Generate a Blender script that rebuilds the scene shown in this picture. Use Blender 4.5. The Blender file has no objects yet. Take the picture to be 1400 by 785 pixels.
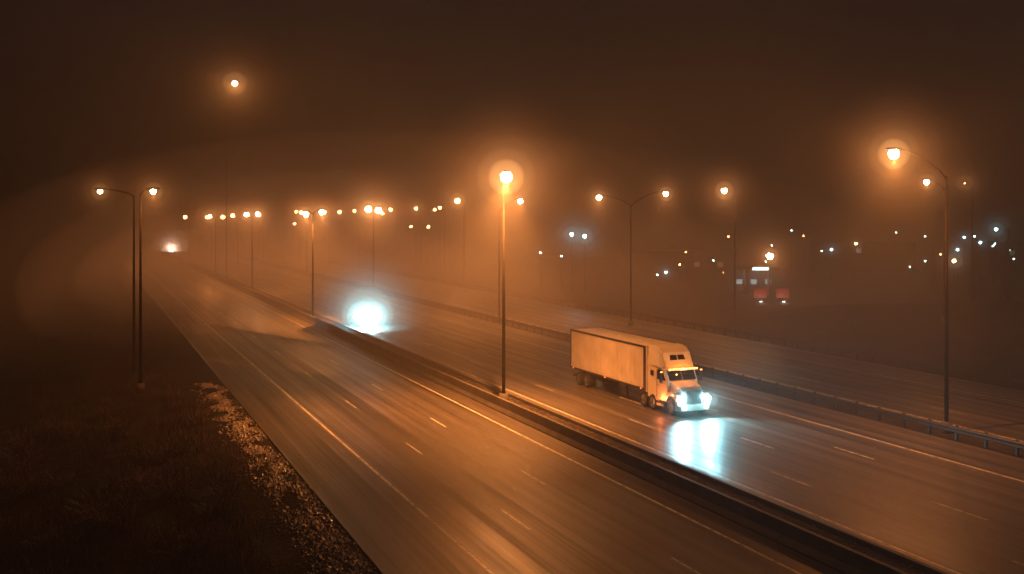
import bpy, bmesh, math, random
from mathutils import Vector, noise
random.seed(7)
scn = bpy.context.scene
scn.view_settings.view_transform='Standard'
scn.view_settings.look='None'
scn.view_settings.exposure=0
SODIUM=(1.0,0.30,0.06)
COOL=(0.36,0.86,1.0)

# ------------------------------------------------------------ materials
def new_mat(name):
    m=bpy.data.materials.new(name); m.use_nodes=True
    nt=m.node_tree
    return m,nt,nt.nodes['Principled BSDF']
def plain(name,col,rough=0.6,metal=0.0,var=0.25,scale=3.0,bump=0.0,coat=0.0,spec=0.5):
    m,nt,b=new_mat(name)
    tc=nt.nodes.new('ShaderNodeTexCoord'); n=nt.nodes.new('ShaderNodeTexNoise')
    n.inputs['Scale'].default_value=scale; n.inputs['Detail'].default_value=6
    nt.links.new(tc.outputs['Object'],n.inputs['Vector'])
    r=nt.nodes.new('ShaderNodeValToRGB')
    r.color_ramp.elements[0].position=0.3; r.color_ramp.elements[1].position=0.7
    r.color_ramp.elements[0].color=(*[c*(1-var) for c in col],1)
    r.color_ramp.elements[1].color=(*[min(1,c*(1+var)) for c in col],1)
    nt.links.new(n.outputs['Fac'],r.inputs['Fac']); nt.links.new(r.outputs['Color'],b.inputs['Base Color'])
    b.inputs['Roughness'].default_value=rough; b.inputs['Metallic'].default_value=metal
    b.inputs['Coat Weight'].default_value=coat; b.inputs['Specular IOR Level'].default_value=spec
    if bump>0:
        bp=nt.nodes.new('ShaderNodeBump'); bp.inputs['Strength'].default_value=bump
        nt.links.new(n.outputs['Fac'],bp.inputs['Height']); nt.links.new(bp.outputs['Normal'],b.inputs['Normal'])
    return m
def glow(name,col,st):
    m,nt,b=new_mat(name)
    b.inputs['Base Color'].default_value=(0.8,0.8,0.8,1)
    b.inputs['Emission Color'].default_value=(*col,1); b.inputs['Emission Strength'].default_value=st
    return m

def road_mat():
    m,nt,b=new_mat('wet_asphalt'); L=nt.links
    tc=nt.nodes.new('ShaderNodeTexCoord')
    def nz(sc,scale,det=5):
        mp=nt.nodes.new('ShaderNodeMapping'); mp.inputs['Scale'].default_value=sc
        L.new(tc.outputs['Object'],mp.inputs['Vector'])
        n=nt.nodes.new('ShaderNodeTexNoise'); n.inputs['Scale'].default_value=scale; n.inputs['Detail'].default_value=det
        L.new(mp.outputs['Vector'],n.inputs['Vector']); return n
    streak=nz((1.0,0.005,1),1.3,3); fine=nz((1,1,1),38,3); patch=nz((0.5,0.12,1),1.0,8)
    fstreak=nz((1.0,0.007,1),5.0,3)
    mix=nt.nodes.new('ShaderNodeMath'); mix.operation='MULTIPLY_ADD'; mix.inputs[1].default_value=0.45
    L.new(streak.outputs['Fac'],mix.inputs[0])
    m2=nt.nodes.new('ShaderNodeMath'); m2.operation='MULTIPLY_ADD'; m2.inputs[1].default_value=0.15
    L.new(patch.outputs['Fac'],m2.inputs[0]); L.new(m2.outputs[0],mix.inputs[2])
    m3=nt.nodes.new('ShaderNodeMath'); m3.operation='MULTIPLY'; m3.inputs[1].default_value=0.40
    L.new(fstreak.outputs['Fac'],m3.inputs[0]); L.new(m3.outputs[0],m2.inputs[2])
    r=nt.nodes.new('ShaderNodeValToRGB'); e=r.color_ramp.elements
    e[0].position=0.40; e[0].color=(0.020,0.018,0.016,1); e[1].position=0.60; e[1].color=(0.12,0.107,0.095,1)
    L.new(mix.outputs[0],r.inputs['Fac']); L.new(r.outputs['Color'],b.inputs['Base Color'])
    mr=nt.nodes.new('ShaderNodeMapRange'); mr.inputs['From Min'].default_value=0.40; mr.inputs['From Max'].default_value=0.60
    mr.inputs['To Min'].default_value=0.52; mr.inputs['To Max'].default_value=0.34
    L.new(mix.outputs[0],mr.inputs['Value']); L.new(mr.outputs[0],b.inputs['Roughness'])
    bp=nt.nodes.new('ShaderNodeBump'); bp.inputs['Strength'].default_value=0.35; bp.inputs['Distance'].default_value=0.014
    L.new(fine.outputs['Fac'],bp.inputs['Height']); L.new(bp.outputs['Normal'],b.inputs['Normal'])
    return m
def paint_mat():
    m,nt,b=new_mat('road_paint'); L=nt.links
    tc=nt.nodes.new('ShaderNodeTexCoord'); n=nt.nodes.new('ShaderNodeTexNoise'); n.inputs['Scale'].default_value=2.5; n.inputs['Detail'].default_value=8
    L.new(tc.outputs['Object'],n.inputs['Vector'])
    r=nt.nodes.new('ShaderNodeValToRGB'); e=r.color_ramp.elements
    e[0].position=0.36; e[0].color=(0.20,0.18,0.16,1); e[1].position=0.52; e[1].color=(0.72,0.68,0.6,1)
    L.new(n.outputs['Fac'],r.inputs['Fac']); L.new(r.outputs['Color'],b.inputs['Base Color'])
    b.inputs['Roughness'].default_value=0.4
    return m
def ground_mat():
    m,nt,b=new_mat('dirt_and_grass'); L=nt.links
    tc=nt.nodes.new('ShaderNodeTexCoord'); n=nt.nodes.new('ShaderNodeTexNoise'); n.inputs['Scale'].default_value=0.6; n.inputs['Detail'].default_value=10; n.inputs['Roughness'].default_value=0.7
    L.new(tc.outputs['Object'],n.inputs['Vector'])
    r=nt.nodes.new('ShaderNodeValToRGB'); e=r.color_ramp.elements
    e[0].position=0.38; e[0].color=(0.008,0.006,0.005,1); e[1].position=0.68; e[1].color=(0.05,0.037,0.026,1)
    L.new(n.outputs['Fac'],r.inputs['Fac']); L.new(r.outputs['Color'],b.inputs['Base Color'])
    b.inputs['Roughness'].default_value=0.9; b.inputs['Specular IOR Level'].default_value=0.2
    bp=nt.nodes.new('ShaderNodeBump'); bp.inputs['Strength'].default_value=0.8; bp.inputs['Distance'].default_value=0.15
    n2=nt.nodes.new('ShaderNodeTexNoise'); n2.inputs['Scale'].default_value=5; n2.inputs['Detail'].default_value=6
    L.new(tc.outputs['Object'],n2.inputs['Vector']); L.new(n2.outputs['Fac'],bp.inputs['Height']); L.new(bp.outputs['Normal'],b.inputs['Normal'])
    return m
M_road=road_mat(); M_paint=paint_mat(); M_ground=ground_mat()
M_gravel=plain('gravel_stone',(0.38,0.33,0.28),0.4,var=0.6,scale=9)
M_dgravel=plain('median_gravel',(0.12,0.11,0.10),0.6,var=0.5,scale=9)
M_conc=plain('weathered_concrete',(0.09,0.082,0.078),0.7,var=0.35,scale=1.2,bump=0.3)
M_steel=plain('galvanised_steel',(0.06,0.055,0.05),0.55,0.5,scale=4)
M_pole=plain('dark_pole_steel',(0.012,0.010,0.009),0.8,0.0,scale=4,spec=0.04)
M_grass=plain('dry_grass',(0.085,0.06,0.038),0.9,scale=0.5,var=0.6)
M_twig=plain('twig_bark',(0.20,0.14,0.10),0.8,scale=1,var=0.4)
M_pine=plain('conifer_needles',(0.035,0.05,0.03),0.8,scale=2,var=0.5)
M_wall=plain('building_wall',(0.07,0.065,0.06),0.8,scale=0.8)
M_roof=plain('building_roof',(0.05,0.05,0.05),0.8,scale=0.8)
M_white=plain('white_truck_paint',(0.74,0.69,0.60),0.35,var=0.08,scale=1.5,coat=0.3)
M_trailer=plain('trailer_aluminium_panel',(0.60,0.55,0.48),0.5,var=0.16,scale=0.9)
M_chrome=plain('chrome_trim',(0.6,0.6,0.6),0.22,1.0,var=0.1)
M_rubber=plain('tyre_rubber',(0.02,0.02,0.02),0.8)
M_black=plain('black_plastic',(0.02,0.02,0.02),0.5)
M_glass=plain('dark_glass',(0.008,0.009,0.01),0.06,coat=0.5)
M_carpaint=plain('grey_car_paint',(0.12,0.13,0.14),0.3,0.3,coat=0.6)
M_red=plain('red_sign_face',(0.38,0.045,0.03),0.5)
M_lamp=glow('sodium_lens',(1.0,0.66,0.32),170)
M_lampfar=glow('sodium_lens_far',(1.0,0.42,0.12),90)
M_cool=glow('cool_lamp_lens',(0.5,0.92,1.0),32)
M_panel=glow('canopy_panel',(0.6,0.95,1.0),6)
M_head=glow('headlamp_lens',(0.75,0.97,1.0),40)
M_headfar=glow('headlamp_lens_warm',(1.0,0.9,0.8),400)
M_amber=glow('amber_marker',(1.0,0.25,0.03),16)
M_redl=glow('red_marker',(1.0,0.12,0.04),5)
M_win=glow('lit_window',(0.6,0.95,1.0),0.4)
M_winw=glow('warm_window',(1.0,0.5,0.2),0.4)
for m in (M_lampfar,M_cool,M_amber,M_redl,M_win,M_winw,M_lamp,M_head,M_panel,M_headfar):
    try: m.cycles.emission_sampling='NONE'
    except: pass

# ------------------------------------------------------------ mesh helpers
def mesh_obj(name,verts,faces,mat,parent=None,loc=(0,0,0),smooth=False,bevel=0,mats=None,idx=None):
    me=bpy.data.meshes.new(name); me.from_pydata([tuple(v) for v in verts],[],faces)
    if mats:
        for mm in mats: me.materials.append(mm)
        me.polygons.foreach_set('material_index',idx)
    else: me.materials.append(mat)
    me.update()
    bm=bmesh.new(); bm.from_mesh(me)
    if len(bm.faces)<20000: bmesh.ops.recalc_face_normals(bm,faces=bm.faces)
    bm.to_mesh(me); bm.free()
    if smooth:
        me.polygons.foreach_set('use_smooth',[True]*len(me.polygons))
    o=bpy.data.objects.new(name,me); scn.collection.objects.link(o)
    o.location=loc
    if parent: o.parent=parent
    if bevel>0:
        b=o.modifiers.new('b','BEVEL'); b.width=bevel; b.segments=3; b.limit_method='ANGLE'; b.angle_limit=math.radians(25)
    return o
def empty(name,loc=(0,0,0),rot=0):
    e=bpy.data.objects.new(name,None); scn.collection.objects.link(e); e.location=loc; e.rotation_euler=(0,0,rot); return e
def boxvf(c,s):
    x,y,z=c; a,b,d=s[0]/2,s[1]/2,s[2]/2
    v=[(x+i*a,y+j*b,z+k*d) for i in(-1,1) for j in(-1,1) for k in(-1,1)]
    f=[(0,1,3,2),(4,6,7,5),(0,4,5,1),(2,3,7,6),(0,2,6,4),(1,5,7,3)]
    return v,f
def box(name,c,s,mat,parent=None,bevel=0.0):
    v,f=boxvf(c,s); return mesh_obj(name,v,f,mat,parent,bevel=bevel)
class Acc:
    def __init__(s): s.v=[];s.f=[]
    def add(s,v,f):
        o=len(s.v); s.v+=list(v); s.f+=[tuple(i+o for i in q) for q in f]
    def box(s,c,d): s.add(*boxvf(c,d))
def tubevf(path,radii,n=10):
    P=[Vector(p) for p in path]; v=[];f=[]
    for i,p in enumerate(P):
        t=(P[min(i+1,len(P)-1)]-P[max(i-1,0)]).normalized()
        a=Vector((0,1,0)) if abs(t.y)<0.9 else Vector((1,0,0))
        u=t.cross(a).normalized(); w=t.cross(u)
        for k in range(n):
            an=2*math.pi*k/n; v.append(p+(u*math.cos(an)+w*math.sin(an))*radii[i])
    for i in range(len(P)-1):
        for k in range(n): f.append((i*n+k,i*n+(k+1)%n,(i+1)*n+(k+1)%n,(i+1)*n+k))
    f.append(tuple(range(n))); f.append(tuple(range((len(P)-1)*n,len(P)*n)))
    return v,f
def tube(name,path,radii,mat,parent=None,n=10):
    v,f=tubevf(path,radii,n); return mesh_obj(name,v,f,mat,parent,smooth=True)
def prism(name,prof,mat,parent,bevel=0.05,x0=0):
    n=len(prof); v=[(x0-h,y,z) for y,z,h in prof]+[(x0+h,y,z) for y,z,h in prof]
    f=[tuple(range(n)),tuple(range(2*n-1,n-1,-1))]+[(i,(i+1)%n,n+(i+1)%n,n+i) for i in range(n)]
    return mesh_obj(name,v,f,mat,parent,bevel=bevel)
def light(kind,name,loc,power,col,parent=None,rad=0.15,size=150,blend=0.6,rot=(0,0,0)):
    l=bpy.data.lights.new(name,kind); l.energy=power; l.color=col; l.shadow_soft_size=rad
    if kind=='SPOT': l.spot_size=math.radians(size); l.spot_blend=blend
    o=bpy.data.objects.new(name,l); scn.collection.objects.link(o); o.location=loc; o.rotation_euler=rot
    if parent: o.parent=parent
    return o
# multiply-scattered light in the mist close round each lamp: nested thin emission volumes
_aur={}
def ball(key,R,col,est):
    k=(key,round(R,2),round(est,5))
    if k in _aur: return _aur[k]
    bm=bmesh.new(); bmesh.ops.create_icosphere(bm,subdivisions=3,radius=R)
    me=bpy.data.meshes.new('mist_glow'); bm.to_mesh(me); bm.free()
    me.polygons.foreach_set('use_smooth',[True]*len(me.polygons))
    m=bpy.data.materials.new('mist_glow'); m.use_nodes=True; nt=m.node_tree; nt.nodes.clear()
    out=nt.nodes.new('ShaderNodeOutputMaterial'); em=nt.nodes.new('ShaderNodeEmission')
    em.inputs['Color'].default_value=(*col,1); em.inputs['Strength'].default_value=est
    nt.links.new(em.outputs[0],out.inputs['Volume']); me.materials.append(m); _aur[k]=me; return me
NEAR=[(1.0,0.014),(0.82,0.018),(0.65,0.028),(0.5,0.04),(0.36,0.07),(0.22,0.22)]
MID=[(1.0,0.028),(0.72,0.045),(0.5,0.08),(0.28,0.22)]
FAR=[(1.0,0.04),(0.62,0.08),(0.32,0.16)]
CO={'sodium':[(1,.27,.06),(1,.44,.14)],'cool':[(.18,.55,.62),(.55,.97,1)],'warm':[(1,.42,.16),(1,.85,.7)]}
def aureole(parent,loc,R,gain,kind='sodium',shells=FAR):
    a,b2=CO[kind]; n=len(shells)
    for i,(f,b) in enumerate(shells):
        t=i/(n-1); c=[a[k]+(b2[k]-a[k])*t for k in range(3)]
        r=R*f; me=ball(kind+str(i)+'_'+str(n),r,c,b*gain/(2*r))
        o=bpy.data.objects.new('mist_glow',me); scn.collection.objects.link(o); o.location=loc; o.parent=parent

# ------------------------------------------------------------ terrain
def ss(a,b,x):
    t=max(0,min(1,(x-a)/(b-a))); return t*t*(3-2*t)
def height(x,y):
    z=-0.06
    if x<8.6:
        z-=0.12*ss(8.6,7,x)+0.5*ss(7,3,x)+3.6*ss(3,-12,x)
        z+=0.28*ss(8.4,6,x)*(noise.noise(Vector((x*0.35,y*0.35,0)))+0.5*noise.noise(Vector((x*1.1,y*1.1,3))))
    if x>63:
        g=1-ss(88,112,y)
        z+=2.8*ss(64,77,x)*(1-ss(96,125,x))*g
        z+=0.4*ss(64,70,x)*noise.noise(Vector((x*0.08,y*0.08,5)))
    return z
xs=[-1500,-700,-350,-180,-100,-60,-40,-28,-20,-15]+[-12+0.5*i for i in range(44)]+[10.5,20,30,45,62,63,64,66,68,70,72,74,76,78,82,88,94,100,106,112,118,125,140,165,200,260,350,500,800,1500]
ys=[-600,-200,-60,-20,0,10]+[15+0.8*i for i in range(100)]+[96+2.5*i for i in range(20)]+[150,165,185,210,250,300,400,550,800,1100,1600,2400]
xs=sorted(set(xs)); ys=sorted(set(ys))
V=[(x,y,height(x,y)) for y in ys for x in xs]; W=len(xs)
F=[(j*W+i,j*W+i+1,(j+1)*W+i+1,(j+1)*W+i) for j in range(len(ys)-1) for i in range(W-1)]
mesh_obj('ground',V,F,M_ground,smooth=True)

Y0,Y1=-60,1400
def sheet(name,x0,x1,z,mat):
    return mesh_obj(name,[(x0,Y0,z),(x1,Y0,z),(x1,Y1,z),(x0,Y1,z)],[(0,1,2,3)],mat)
sheet('road',9.5,24.2,0.0,M_road)
sheet('road',27.35,44.2,0.0,M_road)
sheet('road',46.4,61.6,0.0,M_road)
# markings
A=Acc()
def strip(x,y0,y1,w=0.13,z=0.005):
    A.add([(x-w/2,y0,z),(x+w/2,y0,z),(x+w/2,y1,z),(x-w/2,y1,z)],[(0,1,2,3)])
for x in (13.0,22.8,27.9,40.4,47.6,57.4): strip(x,Y0,700,0.13)
for x,off in ((16.2,3.0),(19.6,9.0),(30.7,4.0),(33.9,11),(37.1,7),(50.8,0),(54.1,5)):
    y=-50+off
    while y<500: strip(x,y,y+3.0,0.10); y+=14.0
mesh_obj('lane_markings',A.v,A.f,M_paint)

# median barrier (jersey profile), kerb and guardrails
prof=[(-0.30,0),(-0.30,0.08),(-0.17,0.33),(-0.09,0.82),(0.09,0.82),(0.17,0.33),(0.30,0.08),(0.30,0)]
A=Acc(); y=-40
while y<500:
    L=5.98; n=len(prof); 
    v=[(24.55+a,y,b-0.04) for a,b in prof]+[(24.55+a,y+L,b-0.04) for a,b in prof]
    A.add(v,[tuple(range(n)),tuple(range(2*n-1,n-1,-1))]+[(i,(i+1)%n,n+(i+1)%n,n+i) for i in range(n)])
    y+=6.0
mesh_obj('concrete_barrier',A.v,A.f,M_conc)
A=Acc()
A.box((27.2,480,0.04),(0.26,1100,0.22))
mesh_obj('kerb',A.v,A.f,M_conc,bevel=0.03)
def guardrail(x,y0,y1,side):
    e=empty('guardrail',(x,y0,0))
    A=Acc(); y=0
    while y<(y1-y0):
        A.box((0,y,0.33),(0.13,0.15,0.86)); A.box((side*0.11,y,0.56),(0.09,0.14,0.3)); y+=2.0
    mesh_obj('posts',A.v,A.f,M_steel,e)
    pr=[(0,.40),(.05,.44),(.05,.50),(0,.56),(.05,.62),(.05,.68),(0,.72)]
    v=[];n=len(pr)
    for yy in (0,y1-y0):
        v+=[(side*(0.165+a),yy,b) for a,b in pr]
    f=[(i,i+1,n+i+1,n+i) for i in range(n-1)]
    mesh_obj('rail',v,f,M_steel,e)
guardrail(44.7,5,420,-1)
guardrail(62.3,5,420,-1)

# ------------------------------------------------------------ street lamps
def head(e,p,dirv,near,lens,ls=1.0):
    d=Vector(dirv).normalized(); s=Vector((-d.y,d.x,0)); up=Vector((0,0,1)); p=Vector(p)
    secs=[(-0.55,0.07,0.06),(-0.35,0.13,0.09),(0.0,0.19,0.12),(0.35,0.17,0.10),(0.5,0.08,0.05)]
    v=[];f=[];n=10
    for a,w,h in secs:
        for k in range(n):
            an=2*math.pi*k/n; v.append(p+d*a+s*(w*math.cos(an))+up*(h*math.sin(an)*(1 if math.sin(an)>0 else 0.4)+0.06))
    for i in range(len(secs)-1):
        for k in range(n): f.append((i*n+k,i*n+(k+1)%n,(i+1)*n+(k+1)%n,(i+1)*n+k))
    f.append(tuple(range(n))); f.append(tuple(range(4*n,5*n)))
    mesh_obj('lamp_housing',v,f,M_pole,e,smooth=True)
    v=[];f=[];n=16
    R=[(math.cos(t)*0.24-0.17,math.sin(t)) for t in (0.35,0.7,1.1,1.57,2.0,2.4,2.75,3.05)]
    for z,r in R:
        for k in range(n):
            an=2*math.pi*k/n; v.append(p+d*(0.26*ls*r*math.cos(an))+s*(0.24*ls*r*math.sin(an))+up*(z*ls))
    for i in range(len(R)-1):
        for k in range(n): f.append((i*n+k,i*n+(k+1)%n,(i+1)*n+(k+1)%n,(i+1)*n+k))
    f.append(tuple(range((len(R)-1)*n,len(R)*n)))
    mesh_obj('lens',v,f,lens,e,smooth=True)
def street_lamp(bx,by,ztop,heads,halo=2500,spot=20000,col=SODIUM,r=0.10,name='street_lamp',lens=None,rad=0.05,ls=1.0,au=None,kind='sodium',size=125,shells=MID,tilt=0):
    e=empty(name,(bx,by,0)); gz=height(bx,by)
    far=spot<=0
    tube('pole',[(0,0,gz-0.2),(0,0,ztop*0.5),(0,0,ztop)],[r*1.25,r,r*0.6],M_pole,e)
    if not far: tube('base',[(0,0,gz-0.3),(0,0,gz+0.65)],[0.33,0.31],M_conc,e,n=14)
    for dx,dy,hz in heads:
        L=math.hypot(dx,dy)
        if L>0.2:
            pts=[(0,0,ztop-0.15)]
            for t in (0.15,0.35,0.6,0.85,1.0):
                pts.append((dx*t*0.93,dy*t*0.93,ztop+(hz+0.06-ztop)*math.sin(t*math.pi/2)))
            tube('arm',pts,[0.06,0.055,0.05,0.045,0.04,0.04],M_pole,e,n=8)
            d=(dx,dy,0)
        else: d=(-0.3,-1,0)
        head(e,(dx,dy,hz),d,True,lens or (M_lampfar if far else M_lamp),ls)
        if halo>0: light('POINT','bulb',(dx,dy,hz-0.41*ls-0.06),halo,col,e,rad=rad)
        if spot>0: light('SPOT','downlight',(dx,dy,hz-0.41*ls-0.06),spot,col,e,rad=0.05,size=size,blend=1.0,rot=(0,math.radians(tilt),0))
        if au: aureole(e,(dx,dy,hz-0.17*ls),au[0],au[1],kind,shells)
    return e
street_lamp(25.8,63.3,14.9,[(-0.35,-1.3,15.25)],10500,80000,ls=1.6,au=(5.5,3.6),shells=NEAR,size=108,tilt=9)
street_lamp(45.8,44.8,14.7,[(-3.9,0,16.1)],5500,15000,ls=1.2,au=(4.0,2.8),shells=NEAR)
street_lamp(3.8,80.6,14.1,[(0.9,0,14.4)],900,4000,ls=0.8,au=(2.6,1.0))
street_lamp(3.75,90.5,14.2,[(-2.6,0,14.6)],0,0,ls=0.8,au=(2.6,0.9))
street_lamp(24.9,121,12.8,[(1.1,0,13.2),(-0.8,0,12.95)],1200,30000,ls=1.3,au=(3.4,1.9))
street_lamp(25.4,172,12.8,[(0.9,0,13.2),(-0.9,0,13.1)],1200,12000,ls=1.5,au=(4,2.6))
street_lamp(46.0,172.5,13.6,[(-0.9,0,14.2),(0.9,0,14.0)],5000,12000,ls=2.2,au=(7.5,4.2),shells=NEAR)
street_lamp(45.4,112.8,13.1,[(2.6,-0.3,14.5)],1000,20000,ls=1.2,au=(2.8,1.8))
street_lamp(57.6,102.8,13.8,[(-4.1,0,14.8),(4.6,0,15.3)],800,7000,ls=1.2,au=(3.2,1.8))
street_lamp(76.5,109.6,15.2,[(-1.6,0,16.0)],2400,4000,ls=1.4,au=(4.5,2.2))
street_lamp(74.3,72.9,15.0,[(-2.2,0,15.8)],800,3000,au=(2.8,1.4))
street_lamp(120,112.5,16.8,[(-1.5,0,17.4)],0,0,au=(4.5,1.0),ls=0.3)
street_lamp(65,179,15,[(-1.3,0,15.8)],3500,0,ls=2,au=(5.5,3.2))
for x,y,z,p,s in ((78.7,249,15,1,1.8),(78.3,271,14.9,1,2),(77.8,227.6,14.9,0,1.5),(70,296,14.4,1,2.2),(57.3,258,14,1,1.8),
                (45.6,228,13.8,1,1.8),(25.6,225,12.9,2,1.8),(35.8,266.8,13.2,1,2),(25.8,285,12.9,0,2),(45.9,290,13.4,1,2),(40.9,329.7,13,1,2.6),(94,286,10,0,1.8),
                (52,270,11,0,1.4),(64,240,14.6,0,1.6),(60,310,14.5,0,2),(88,262,14.8,0,1.6),(33,300,12.8,0,2.0),(70,225,10.5,0,1.2),(66,262,14.4,0,1.6),(50,340,13.5,0,2.2),(84,300,14,0,2)):
    street_lamp(x,y,z-0.5,[(-1.2,0,z)],4000 if p==2 else 0,0,ls=s,au=(5,4.5) if p else None,shells=FAR)
# high-mast
street_lamp(25.5,206,39.2,[(1.6,0,39)],22000,0,r=0.06,name='high_mast_lamp',ls=2.0,lens=M_lamp,au=(11,2.6),shells=NEAR)

# ------------------------------------------------------------ town lights
WARM=(1,.6,.3)
for x,y,z,p,c in ((74.6,153.1,9.8,2,COOL),(76.6,152.3,9.5,2,COOL),(99.5,164.4,2.4,1,COOL),(98,165,1.9,0,COOL),
        (127.5,185,8.4,0,WARM),(149,187,8.4,0,WARM),(134.6,160.6,6.3,1,COOL),(146,166.7,7.2,1,WARM),
        (166.6,168.9,8.5,0,COOL),(141,136.2,5,2,WARM),(158.5,150.6,8.7,1,COOL),(161.4,149.4,7.7,1,COOL),(164.3,148.2,10.3,2,COOL),(115,172,4.0,0,COOL),(152,146,6.5,1,COOL),
        (152,142,9.0,0,COOL),(156,141,7.6,0,COOL),(120,190,5,0,WARM),(137,176,9.8,0,COOL),(132,178,3.2,0,COOL),(106,170,3.4,0,WARM),(141,190,4.0,0,COOL),(170,150,6.0,0,COOL),(176,146,9.0,0,WARM),
        (72,160,6.5,0,COOL),(75,158,5.9,0,COOL),(124,168,2.4,0,COOL),(112,164,2.0,0,WARM),(150,156,2.8,0,COOL),
        (148,150,4.2,0,COOL),(160,158,5.0,0,WARM),(155,165,9.4,0,COOL),(168,140,8.2,1,COOL),(172,136,6.8,0,COOL),(163,143,4.6,0,COOL),(145,142,3.0,0,WARM),(140,170,5.6,0,COOL),(129,172,6.8,0,COOL),(150,136,7.4,0,COOL),(160,132,5.2,0,WARM)):
    cool=c==COOL
    street_lamp(x,y,z-0.1,[(0.0,0.0,z)],700 if (p==2 and x<100) else 0,0,col=c,r=0.05,name='parking_lot_lamp',lens=M_cool if cool else M_lampfar,ls=1.4 if p==2 else (1.1 if p else 0.7),
        au=(4.6 if p==2 else 2.6,(1.3 if p==2 else 1.2)) if p else None,kind='cool' if cool else 'warm',shells=FAR)
street_lamp(101.9,136.3,6.3,[(0,0,6.5)],3800,0,ls=2.2,lens=M_lamp,au=(6.5,3.2),shells=NEAR)

# gas station
g=empty('gas_station',(101.5,139,0),math.radians(-25))
A=Acc()
for sx in (-2,2):
    for sy in (-1.5,1.5): A.box((sx,sy,1.9),(0.25,0.25,3.8))
mesh_obj('columns',A.v,A.f,M_wall,g)
box('canopy',(0,0,4.1),(6,4.5,0.6),M_wall,g,0.04)
box('canopy_fascia_light',(0,-2.28,4.1),(2.6,0.04,0.5),M_panel,g)
box('canopy_light_panels',(0,0,3.78),(3.6,2.6,0.03),M_panel,g)
A=Acc()
for sx in (-2,2): A.box((sx,0,0.75),(0.7,0.5,1.5))
mesh_obj('pumps',A.v,A.f,M_red,g,bevel=0.04)
box('shop',(1,7,1.8),(10,5,3.6),M_wall,g)
A=Acc()
for i in range(3): A.box((-2.2+i*2.4,4.48,1.6),(1.0,0.04,0.8))
mesh_obj('shop_windows',A.v,A.f,M_win,g)
light('POINT','canopy_light',(0,0,3.4),300,COOL,g)
for x,y in ((91.4,124.6),(94.3,123.2)):
    s=empty('information_sign',(x,y,0),math.radians(-30)); gz=height(x,y)
    box('panel',(0,0,gz+1.3),(1.9,0.08,1.4),M_red,s,0.02)
    A=Acc(); A.box((-0.7,0.08,gz+0.9),(0.1,0.06,2.2)); A.box((0.7,0.08,gz+0.9),(0.1,0.06,2.2)); mesh_obj('legs',A.v,A.f,M_steel,s)
    box('floodlight_fixture',(0,-1.3,gz+0.15),(0.4,0.2,0.12),M_panel,s,0.02)
    light('POINT','floodlight',(0,-1.9,gz+0.5),150,(1,.75,.6),s,rad=0.05)
def building(x,y,w,d,h,rot,name='commercial_building',lit=0.06,mat=None):
    b=empty(name,(x,y,-0.1),rot)
    box('walls',(0,0,h/2),(w,d,h),M_wall,b); box('roof_parapet',(0,0,h+0.2),(w+0.3,d+0.3,0.4),M_roof,b)
    n=int(w/2.6); fl=max(1,int(h/3.2))
    Al=Acc();Ad=Acc()
    for k in range(fl):
        for i in range(n):
            cx=-w/2+(i+0.5)*w/n; (Al if random.random()<lit else Ad).box((cx,-d/2-0.01,1.8+k*3.1),(1.2,0.06,1.1))
    if Al.v: mesh_obj('lit_windows',Al.v,Al.f,mat or M_winw,b)
    if Ad.v: mesh_obj('dark_windows',Ad.v,Ad.f,M_black,b)
    box('door',(w*0.3,-d/2-0.03,1.05),(1.1,0.08,2.1),M_black,b)
building(128,206,26,12,4.5,-0.5); building(168,190,22,12,6.5,-0.6,mat=M_win); building(190,160,20,12,7,-0.8,mat=M_win)
building(96,192,18,10,4,-0.35,name='warehouse',mat=M_win)

# ------------------------------------------------------------ vehicles
def wheel(e,x,y,r,w,nm='wheel'):
    n=28; s=1 if x>0 else -1
    pr=[(-w/2,r*0.5),(-w/2,r*0.92),(-w*0.38,r),(w*0.38,r),(w/2,r*0.92),(w/2,r*0.6),(w*0.35,r*0.52),(w*0.3,r*0.2),(w*0.42,r*0.16),(w*0.42,0.01)]
    v=[];f=[];idx=[]
    for a,rr in pr:
        for k in range(n):
            an=2*math.pi*k/n; v.append((x+s*a,y+rr*math.cos(an),r+rr*math.sin(an)))
    for i in range(len(pr)-1):
        for k in range(n): f.append((i*n+k,i*n+(k+1)%n,(i+1)*n+(k+1)%n,(i+1)*n+k)); idx.append(0 if i<5 else 1)
    mesh_obj(nm,v,f,None,e,mats=[M_rubber,M_chrome],idx=idx,smooth=True)

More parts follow.
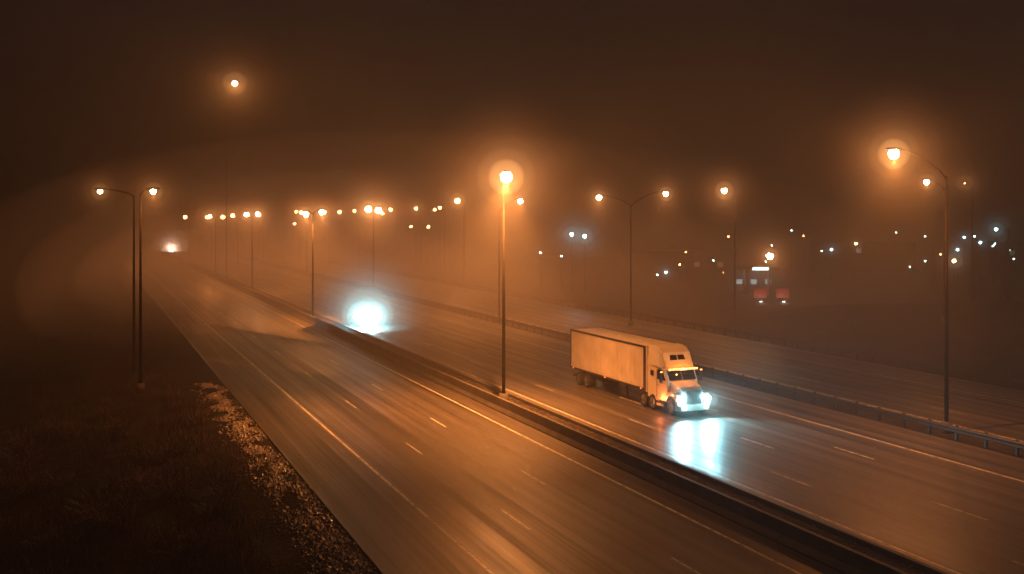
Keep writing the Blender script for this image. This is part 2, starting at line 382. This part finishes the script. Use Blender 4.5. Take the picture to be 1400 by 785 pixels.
def truck():
    e=empty('semi_truck',(34.85,54.2,0))
    v,f=boxvf((0,9.35,2.55),(2.6,10.9,2.85)); mesh_obj('trailer_box',v,f,M_trailer,e,bevel=0.03)
    A=Acc()
    for z in (1.17,3.94):
        for x in (-1.31,1.31): A.box((x,9.35,z),(0.05,10.94,0.13))
    for y in (3.93,14.77):
        for x in (-1.31,1.31): A.box((x,y,2.55),(0.055,0.11,2.64))
    mesh_obj('trailer_frame_rails',A.v,A.f,M_steel,e)
    A=Acc(); y=4.6
    while y<14.4:
        for x in (-1.303,1.303): A.box((x,y,2.55),(0.014,0.05,2.62))
        y+=0.6
    mesh_obj('trailer_side_ribs',A.v,A.f,M_trailer,e)
    A=Acc(); A.box((0,9.3,1.0),(0.9,10.6,0.18)); A.box((0,12.9,0.75),(1.0,3.0,0.35)); A.box((0,14.7,0.55),(2.3,0.1,0.12)); A.box((0,14.7,.8),(0.1,.1,.5))
    mesh_obj('chassis',A.v,A.f,M_black,e)
    A=Acc()
    for x in (-0.9,0.9): A.box((x,6.9,0.65),(0.12,0.12,0.9)); A.box((x,6.9,0.2),(0.25,0.3,0.06))
    mesh_obj('landing_gear',A.v,A.f,M_black,e)
    A=Acc()
    for x in (-1.34,1.34):
        for y in (4.3,9.3,14.3): A.box((x,y,1.17),(0.03,0.12,0.06))
    mesh_obj('side_marker_lights',A.v,A.f,M_redl,e)
    cw=1.2
    prism('cab_body',[(1.45,0.75,1.12),(1.30,2.00,1.08),(1.72,2.72,1.08),(2.0,2.80,cw),(3.65,2.85,cw),(3.65,0.75,cw),(2.2,0.7,cw)],M_white,e,0.06)
    prism('roof_fairing',[(1.66,2.74,1.02),(1.80,3.05,1.06),(2.20,3.72,1.08),(2.55,3.98,1.06),(3.1,4.08,1.08),(3.70,4.08,1.14),(3.70,2.82,1.21),(2.2,2.80,1.2)],M_white,e,0.09)
    prism('hood',[(0.12,0.70,0.72),(0.08,1.15,0.74),(0.16,1.52,0.74),(0.42,1.74,0.78),(1.36,2.02,0.95),(1.5,2.02,0.98),(1.5,0.70,0.98)],M_white,e,0.09)
    for sx in (-1,1):
        prism('fender',[(0.02,0.72,0.24),(0.05,1.15,0.26),(0.25,1.38,0.26),(0.75,1.46,0.25),(1.15,1.40,0.22),(1.55,1.05,0.2),(1.62,0.72,0.2),(1.40,0.72,0.2),(1.28,1.0,0.2),(1.0,1.17,0.2),(0.7,1.17,0.2),(0.45,1.0,0.2),(0.34,0.72,0.2)],M_white,e,0.04,x0=sx*0.97)
        wheel(e,sx*1.02,0.85,0.50,0.30,'front_wheel')
        for y in (3.0,4.1): wheel(e,sx*0.98,y,0.50,0.52,'drive_wheel')
        for y in (12.3,13.5): wheel(e,sx*1.0,y,0.50,0.55,'trailer_wheel')
        tube('fuel_tank',[(sx*0.95,1.85,0.62),(sx*0.95,2.6,0.62)],[0.28,0.28],M_chrome,e,16)
        tube('exhaust_stack',[(sx*1.0,3.78,1.0),(sx*1.0,3.78,3.6),(sx*1.0,3.85,3.85)],[0.07,0.07,0.06],M_chrome,e,10)
        A=Acc(); A.box((sx*1.17,1.78,0.42),(0.3,0.5,0.05)); A.box((sx*1.17,1.78,0.78),(0.3,0.5,0.05)); mesh_obj('steps',A.v,A.f,M_chrome,e)
        v,f=boxvf((sx*0.95,-0.01,1.08),(0.34,0.06,0.18)); mesh_obj('headlamp',v,f,M_head,e,bevel=0.02)
        v,f=boxvf((sx*0.75,-0.135,0.55),(0.2,0.03,0.08)); mesh_obj('fog_lamp',v,f,M_head,e)
        box('turn_signal',(sx*1.19,0.08,1.08),(0.08,0.12,0.16),M_amber,e)
        A=Acc(); A.box((sx*1.46,1.55,2.25),(0.2,0.10,0.62)); mesh_obj('mirror',A.v,A.f,M_black,e,bevel=0.03)
        tube('mirror_bracket',[(sx*1.1,1.65,2.6),(sx*1.46,1.55,2.62)],[0.02,0.02],M_chrome,e,6)
        tube('mirror_bracket',[(sx*1.1,1.6,1.9),(sx*1.46,1.55,1.9)],[0.02,0.02],M_chrome,e,6)
        box('mirror_marker',(sx*1.46,1.49,2.62),(0.12,0.04,0.05),M_amber,e)
        xx=sx*1.2
        v=[(sx*1.096,1.58,2.05),(sx*1.205,2.02,2.05),(sx*1.215,2.45,2.05),(sx*1.215,2.45,2.66),(sx*1.205,2.02,2.68),(sx*1.115,1.86,2.66)]
        mesh_obj('side_window',v,[(0,1,4,5),(1,2,3,4)],M_glass,e)
        box('sleeper_vent_window',(sx*1.205,3.1,2.35),(0.02,0.35,0.35),M_glass,e)
        A=Acc(); A.box((xx+sx*0.003,2.52,1.75),(0.012,0.02,1.9)); A.box((xx+sx*0.012,2.4,1.7),(0.03,0.16,0.04)); mesh_obj('door_seam_and_handle',A.v,A.f,M_black,e)
        box('cab_extender',(sx*1.19,3.86,2.45),(0.04,0.36,2.9),M_white,e,0.015)
        box('side_skirt',(sx*1.19,2.45,0.62),(0.05,0.9,0.5),M_white,e,0.015)
    for sx in (-1,1):
        b0=Vector((0,1.325,2.07)); t0=Vector((0,1.665,2.66)); nrm=Vector((0,-0.87,0.5))*0.02
        v=[b0+Vector((sx*0.02,0,0))+nrm,b0+Vector((sx*0.98,0.0,0))+nrm,t0+Vector((sx*0.95,0,0))+nrm,t0+Vector((sx*0.02,0,0))+nrm]
        mesh_obj('windshield_pane',v,[(0,1,2,3)],M_glass,e)
        b0=Vector((0,1.93,3.26)); t0=Vector((0,2.10,3.55))
        v=[b0+Vector((sx*0.03,0,0))+nrm,b0+Vector((sx*0.55,0,0))+nrm,t0+Vector((sx*0.50,0,0))+nrm,t0+Vector((sx*0.03,0,0))+nrm]
        mesh_obj('roof_window',v,[(0,1,2,3)],M_glass,e)
    prism('sun_visor',[(1.30,2.68,1.08),(1.30,2.74,1.08),(1.72,2.83,1.08),(1.72,2.76,1.08)],M_white,e,0.01)
    A=Acc()
    for i in range(9): A.box((-0.96+0.24*i,1.27,2.78),(0.15,0.05,0.07))
    mesh_obj('cab_marker_lights',A.v,A.f,M_amber,e)
    box('grille_surround',(0,0.07,1.18),(1.12,0.08,0.86),M_chrome,e,0.03)
    box('grille_void',(0,0.03,1.18),(1.0,0.04,0.74),M_black,e)
    A=Acc()
    for i in range(9): A.box((0,0.0,0.86+i*0.08),(1.0,0.03,0.022))
    for i in range(5): A.box((-0.4+i*0.2,-0.006,1.18),(0.02,0.02,0.74))
    mesh_obj('grille_bars',A.v,A.f,M_chrome,e)
    prism('bumper',[(-0.12,0.36,1.0),(-0.14,0.72,1.02),(0.10,0.74,1.22),(0.35,0.70,1.22),(0.35,0.36,1.20)],M_white,e,0.04)
    box('licence_plate',(0,-0.145,0.5),(0.32,0.01,0.16),M_white,e)
    for sx in (-1,1):
        light('SPOT','headlight_beam',(sx*0.95,-0.12,1.08),4200,COOL,e,rad=0.08,size=110,blend=1.0,rot=(math.radians(84),0,math.radians(180)))
        light('POINT','headlight_glow',(sx*0.95,-0.5,1.08),110,COOL,e,rad=0.05)
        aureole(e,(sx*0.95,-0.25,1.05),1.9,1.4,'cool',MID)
    light('POINT','marker_glow',(0,1.1,2.85),45,(1,.3,.05),e,rad=0.03)
    light('POINT','marker_glow',(-1.42,1.7,0.9),60,(1,.2,.05),e,rad=0.03)
    return e
truck()

def car(x,y,beam,halo,R,gain,kind,lens):
    e=empty('car',(x,y,0))
    prism('lower_body',[(0,0.30,0.80),(-0.05,0.55,0.82),(0.08,0.74,0.84),(1.2,0.93,0.86),(3.6,0.98,0.86),(4.45,0.92,0.82),(4.55,0.6,0.82),(4.5,0.30,0.8)],M_carpaint,e,0.07)
    prism('greenhouse',[(1.15,0.92,0.80),(1.85,1.38,0.62),(2.3,1.46,0.60),(3.1,1.42,0.60),(3.95,0.96,0.78)],M_glass,e,0.04)
    prism('roof',[(1.80,1.40,0.62),(2.3,1.485,0.60),(3.1,1.445,0.60),(3.2,1.40,0.62)],M_carpaint,e,0.02)
    for sx in (-1,1):
        for yy in (0.85,3.6): wheel(e,sx*0.78,yy,0.33,0.22)
        box('headlamp',(sx*0.60,-0.02,0.66),(0.36,0.08,0.16),lens,e,0.02)
        box('mirror',(sx*0.98,1.35,1.02),(0.18,0.1,0.13),M_carpaint,e,0.02)
        light('SPOT','headlight_beam',(sx*0.6,-0.15,0.68),beam,COOL,e,rad=0.1,size=80,blend=1.0,rot=(math.radians(84),0,math.radians(180)))
        light('POINT','headlight_glow',(sx*0.6,-0.6,0.95),halo,COOL,e,rad=0.12)
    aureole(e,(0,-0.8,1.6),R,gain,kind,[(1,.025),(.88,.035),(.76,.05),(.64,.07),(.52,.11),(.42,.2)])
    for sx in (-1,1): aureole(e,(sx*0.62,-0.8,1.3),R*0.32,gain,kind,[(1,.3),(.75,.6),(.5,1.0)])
    box('grille',(0,-0.055,0.5),(0.8,0.03,0.2),M_black,e)
car(29.25,113,14000,5500,7.2,2.3,'cool',M_head)
car(29.25,395,6000,1500,9.0,8.0,'warm',M_headfar)

# ------------------------------------------------------------ vegetation
def blade(A,p,d,L,w):
    s=Vector((-d.y,d.x,0)); 
    if s.length<1e-3: s=Vector((1,0,0))
    s=s.normalized()*w; tip=p+d*L; mid=p+d*L*0.5+Vector((0,0,L*0.06))
    o=len(A.v); A.v+=[p-s,p+s,mid+s*0.6,mid-s*0.6,tip]; A.f+=[(o,o+1,o+2,o+3),(o+3,o+2,o+4)]
A=Acc(); c=0
while c<34000:
    y=22+random.random()**1.3*110; x=random.uniform(-9,8.0)
    if noise.noise(Vector((x*0.5,y*0.3,1)))<random.uniform(-0.35,0.35): continue
    if x>6.3 and random.random()<0.7: continue
    a=random.uniform(0,6.28); t=random.uniform(0.05,0.9)
    d=Vector((math.cos(a)*t,math.sin(a)*t,1)).normalized()
    blade(A,Vector((x,y,height(x,y)-0.02)),d,random.uniform(0.15,0.75),0.014); c+=1
mesh_obj('grass',A.v,A.f,M_grass)
def shrub(x,y,H):
    A=Acc()
    for i in range(int(24+H*8)):
        a=random.uniform(0,6.28); t=random.uniform(0.1,1.3)
        d=Vector((math.cos(a)*t,math.sin(a)*t,1)).normalized(); p=Vector((random.uniform(-.5,.5),random.uniform(-.5,.5),0))
        L=H*random.uniform(0.4,1.0); n=6
        for k in range(n):
            q=p+d*(L/n); v,f=tubevf([p,q],[0.018*(1-k/n)+0.004,0.018*(1-(k+1)/n)+0.004],3); A.add(v,f[:3])
            for j in range(7):
                dd=(d+Vector((random.uniform(-1,1),random.uniform(-1,1),random.uniform(-.5,.6)))*0.9).normalized()
                blade(A,p.lerp(q,random.random()),dd,L*random.uniform(0.06,0.22),0.014)
            p=q; d=(d+Vector((random.uniform(-.3,.3),random.uniform(-.3,.3),random.uniform(-.22,.1)))).normalized()
    mesh_obj('shrub',A.v,A.f,M_twig,loc=(x,y,height(x,y)-0.05))
for i in range(36):
    x=random.uniform(-4,6.6); y=30+random.random()*48
    shrub(x,y,random.uniform(1.0,2.4)*(1 if x<4 else 0.7))
# gravel
A=Acc(); c=0
while c<17000:
    y=20+random.random()**1.4*60; x=random.gauss(8.5,0.5)
    if x>9.45 or x<6.6: continue
    if noise.noise(Vector((x*0.9,y*0.5,9)))+0.5*noise.noise(Vector((x*3,y*2,4)))<random.uniform(-0.5,0.15)+0.010*(y-42): continue
    r=random.uniform(0.02,0.065) if random.random()<0.94 else random.uniform(0.065,0.15)
    z=height(x,y)+r*0.3; vv=[]
    for dx,dy,dz in ((1,0,0),(0,1,0),(-1,0,0),(0,-1,0),(0,0,0.8),(0,0,-1)):
        vv.append((x+r*(dx+random.uniform(-.3,.3)),y+r*(dy+random.uniform(-.3,.3)),z+r*(dz*0.8+random.uniform(-.15,.15))))
    A.add(vv,[(0,1,4),(1,2,4),(2,3,4),(3,0,4)]); c+=1
mesh_obj('gravel',A.v,A.f,M_gravel)
A=Acc(); c=0
while c<6000:
    y=20+random.random()**1.4*110; x=random.uniform(25.0,27.0); r=random.uniform(0.02,0.07); z=-0.05+r*0.3; vv=[]
    for dx,dy,dz in ((1,0,0),(0,1,0),(-1,0,0),(0,-1,0),(0,0,0.8)):
        vv.append((x+r*(dx+random.uniform(-.3,.3)),y+r*(dy+random.uniform(-.3,.3)),z+r*dz*0.8))
    A.add(vv,[(0,1,4),(1,2,4),(2,3,4),(3,0,4)]); c+=1
mesh_obj('gravel',A.v,A.f,M_dgravel)
def conifer(x,y,H):
    e=empty('pine_tree',(x,y,height(x,y)))
    tube('trunk',[(0,0,-0.2),(0.05,0,H*0.5),(0,0,H)],[0.22,0.13,0.02],M_twig,e,8)
    A=Acc(); z=H*0.12
    while z<H*0.99:
        R=(1-z/H)**0.85*H*0.24+0.12; n=int(8+R*5)
        for i in range(n):
            a=random.uniform(0,6.28); L=R*random.uniform(0.55,1.15)
            for k in range(int(5+L*7)):
                t=random.uniform(0.1,1); c=Vector((math.cos(a)*L*t,math.sin(a)*L*t,z-0.3*L*t+random.uniform(-.06,.06)))
                d=Vector((math.cos(a)+random.uniform(-.9,.9),math.sin(a)+random.uniform(-.9,.9),random.uniform(-.5,.3))).normalized()
                blade(A,c,d,random.uniform(.2,.45),0.06)
        z+=0.32
    mesh_obj('needles',A.v,A.f,M_pine,e)
for x,y,H in ((118,110,9.5),(121,107,11),(124.5,106,9),(127,101,10.5),(113,113,7.5),(131,98,8)): conifer(x,y,H)

# ------------------------------------------------------------ fog
def fogmat(name,dens,g,col,absd,ecol,est):
    m=bpy.data.materials.new(name); m.use_nodes=True; nt=m.node_tree; nt.nodes.clear()
    out=nt.nodes.new('ShaderNodeOutputMaterial')
    sh=[]
    if dens>0:
        s=nt.nodes.new('ShaderNodeVolumeScatter'); s.inputs['Density'].default_value=dens; s.inputs['Anisotropy'].default_value=g; s.inputs['Color'].default_value=(*col,1); sh.append(s)
    if absd>0:
        s=nt.nodes.new('ShaderNodeVolumeAbsorption'); s.inputs['Density'].default_value=absd; s.inputs['Color'].default_value=(0.0,0.0,0.0,1); sh.append(s)
    if est>0:
        em=nt.nodes.new('ShaderNodeEmission'); em.inputs['Color'].default_value=(*ecol,1); em.inputs['Strength'].default_value=est; sh.append(em)
    last=sh[0]
    for s in sh[1:]:
        ad=nt.nodes.new('ShaderNodeAddShader'); nt.links.new(last.outputs[0],ad.inputs[0]); nt.links.new(s.outputs[0],ad.inputs[1]); last=ad
    nt.links.new(last.outputs[0],out.inputs['Volume'])
    return m
v,f=boxvf((60,330,27),(900,900,74))
mesh_obj('fog',v,f,fogmat('fog_volume',0.0026,0.2,(1,1,1),0.0050,(1,.5,.2),0.0))
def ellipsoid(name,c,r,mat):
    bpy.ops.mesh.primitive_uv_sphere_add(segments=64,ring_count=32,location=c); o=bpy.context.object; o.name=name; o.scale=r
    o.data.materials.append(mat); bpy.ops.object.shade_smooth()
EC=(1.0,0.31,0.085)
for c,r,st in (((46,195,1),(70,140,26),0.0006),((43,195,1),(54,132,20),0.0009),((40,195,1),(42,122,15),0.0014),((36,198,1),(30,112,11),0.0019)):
    ellipsoid('fog',c,r,fogmat('fog_glow',0,0,(1,1,1),0,EC,st))  # emission only, no fog density: lamp-lit haze added as self-glowing volumes

# ------------------------------------------------------------ world, camera
w=bpy.data.worlds.new('World'); scn.world=w; w.use_nodes=True
bg=w.node_tree.nodes['Background']; bg.inputs['Color'].default_value=(0.017,0.0155,0.0165,1); bg.inputs['Strength'].default_value=1.0
cam=bpy.data.cameras.new('camera'); co=bpy.data.objects.new('camera',cam); scn.collection.objects.link(co); scn.camera=co
co.location=(0,0,12.3); co.rotation_euler=(math.radians(90),0,-math.radians(22.64))
cam.lens=36; cam.sensor_width=36; cam.shift_y=-94.5/1400; cam.clip_end=4000; cam.clip_start=0.1
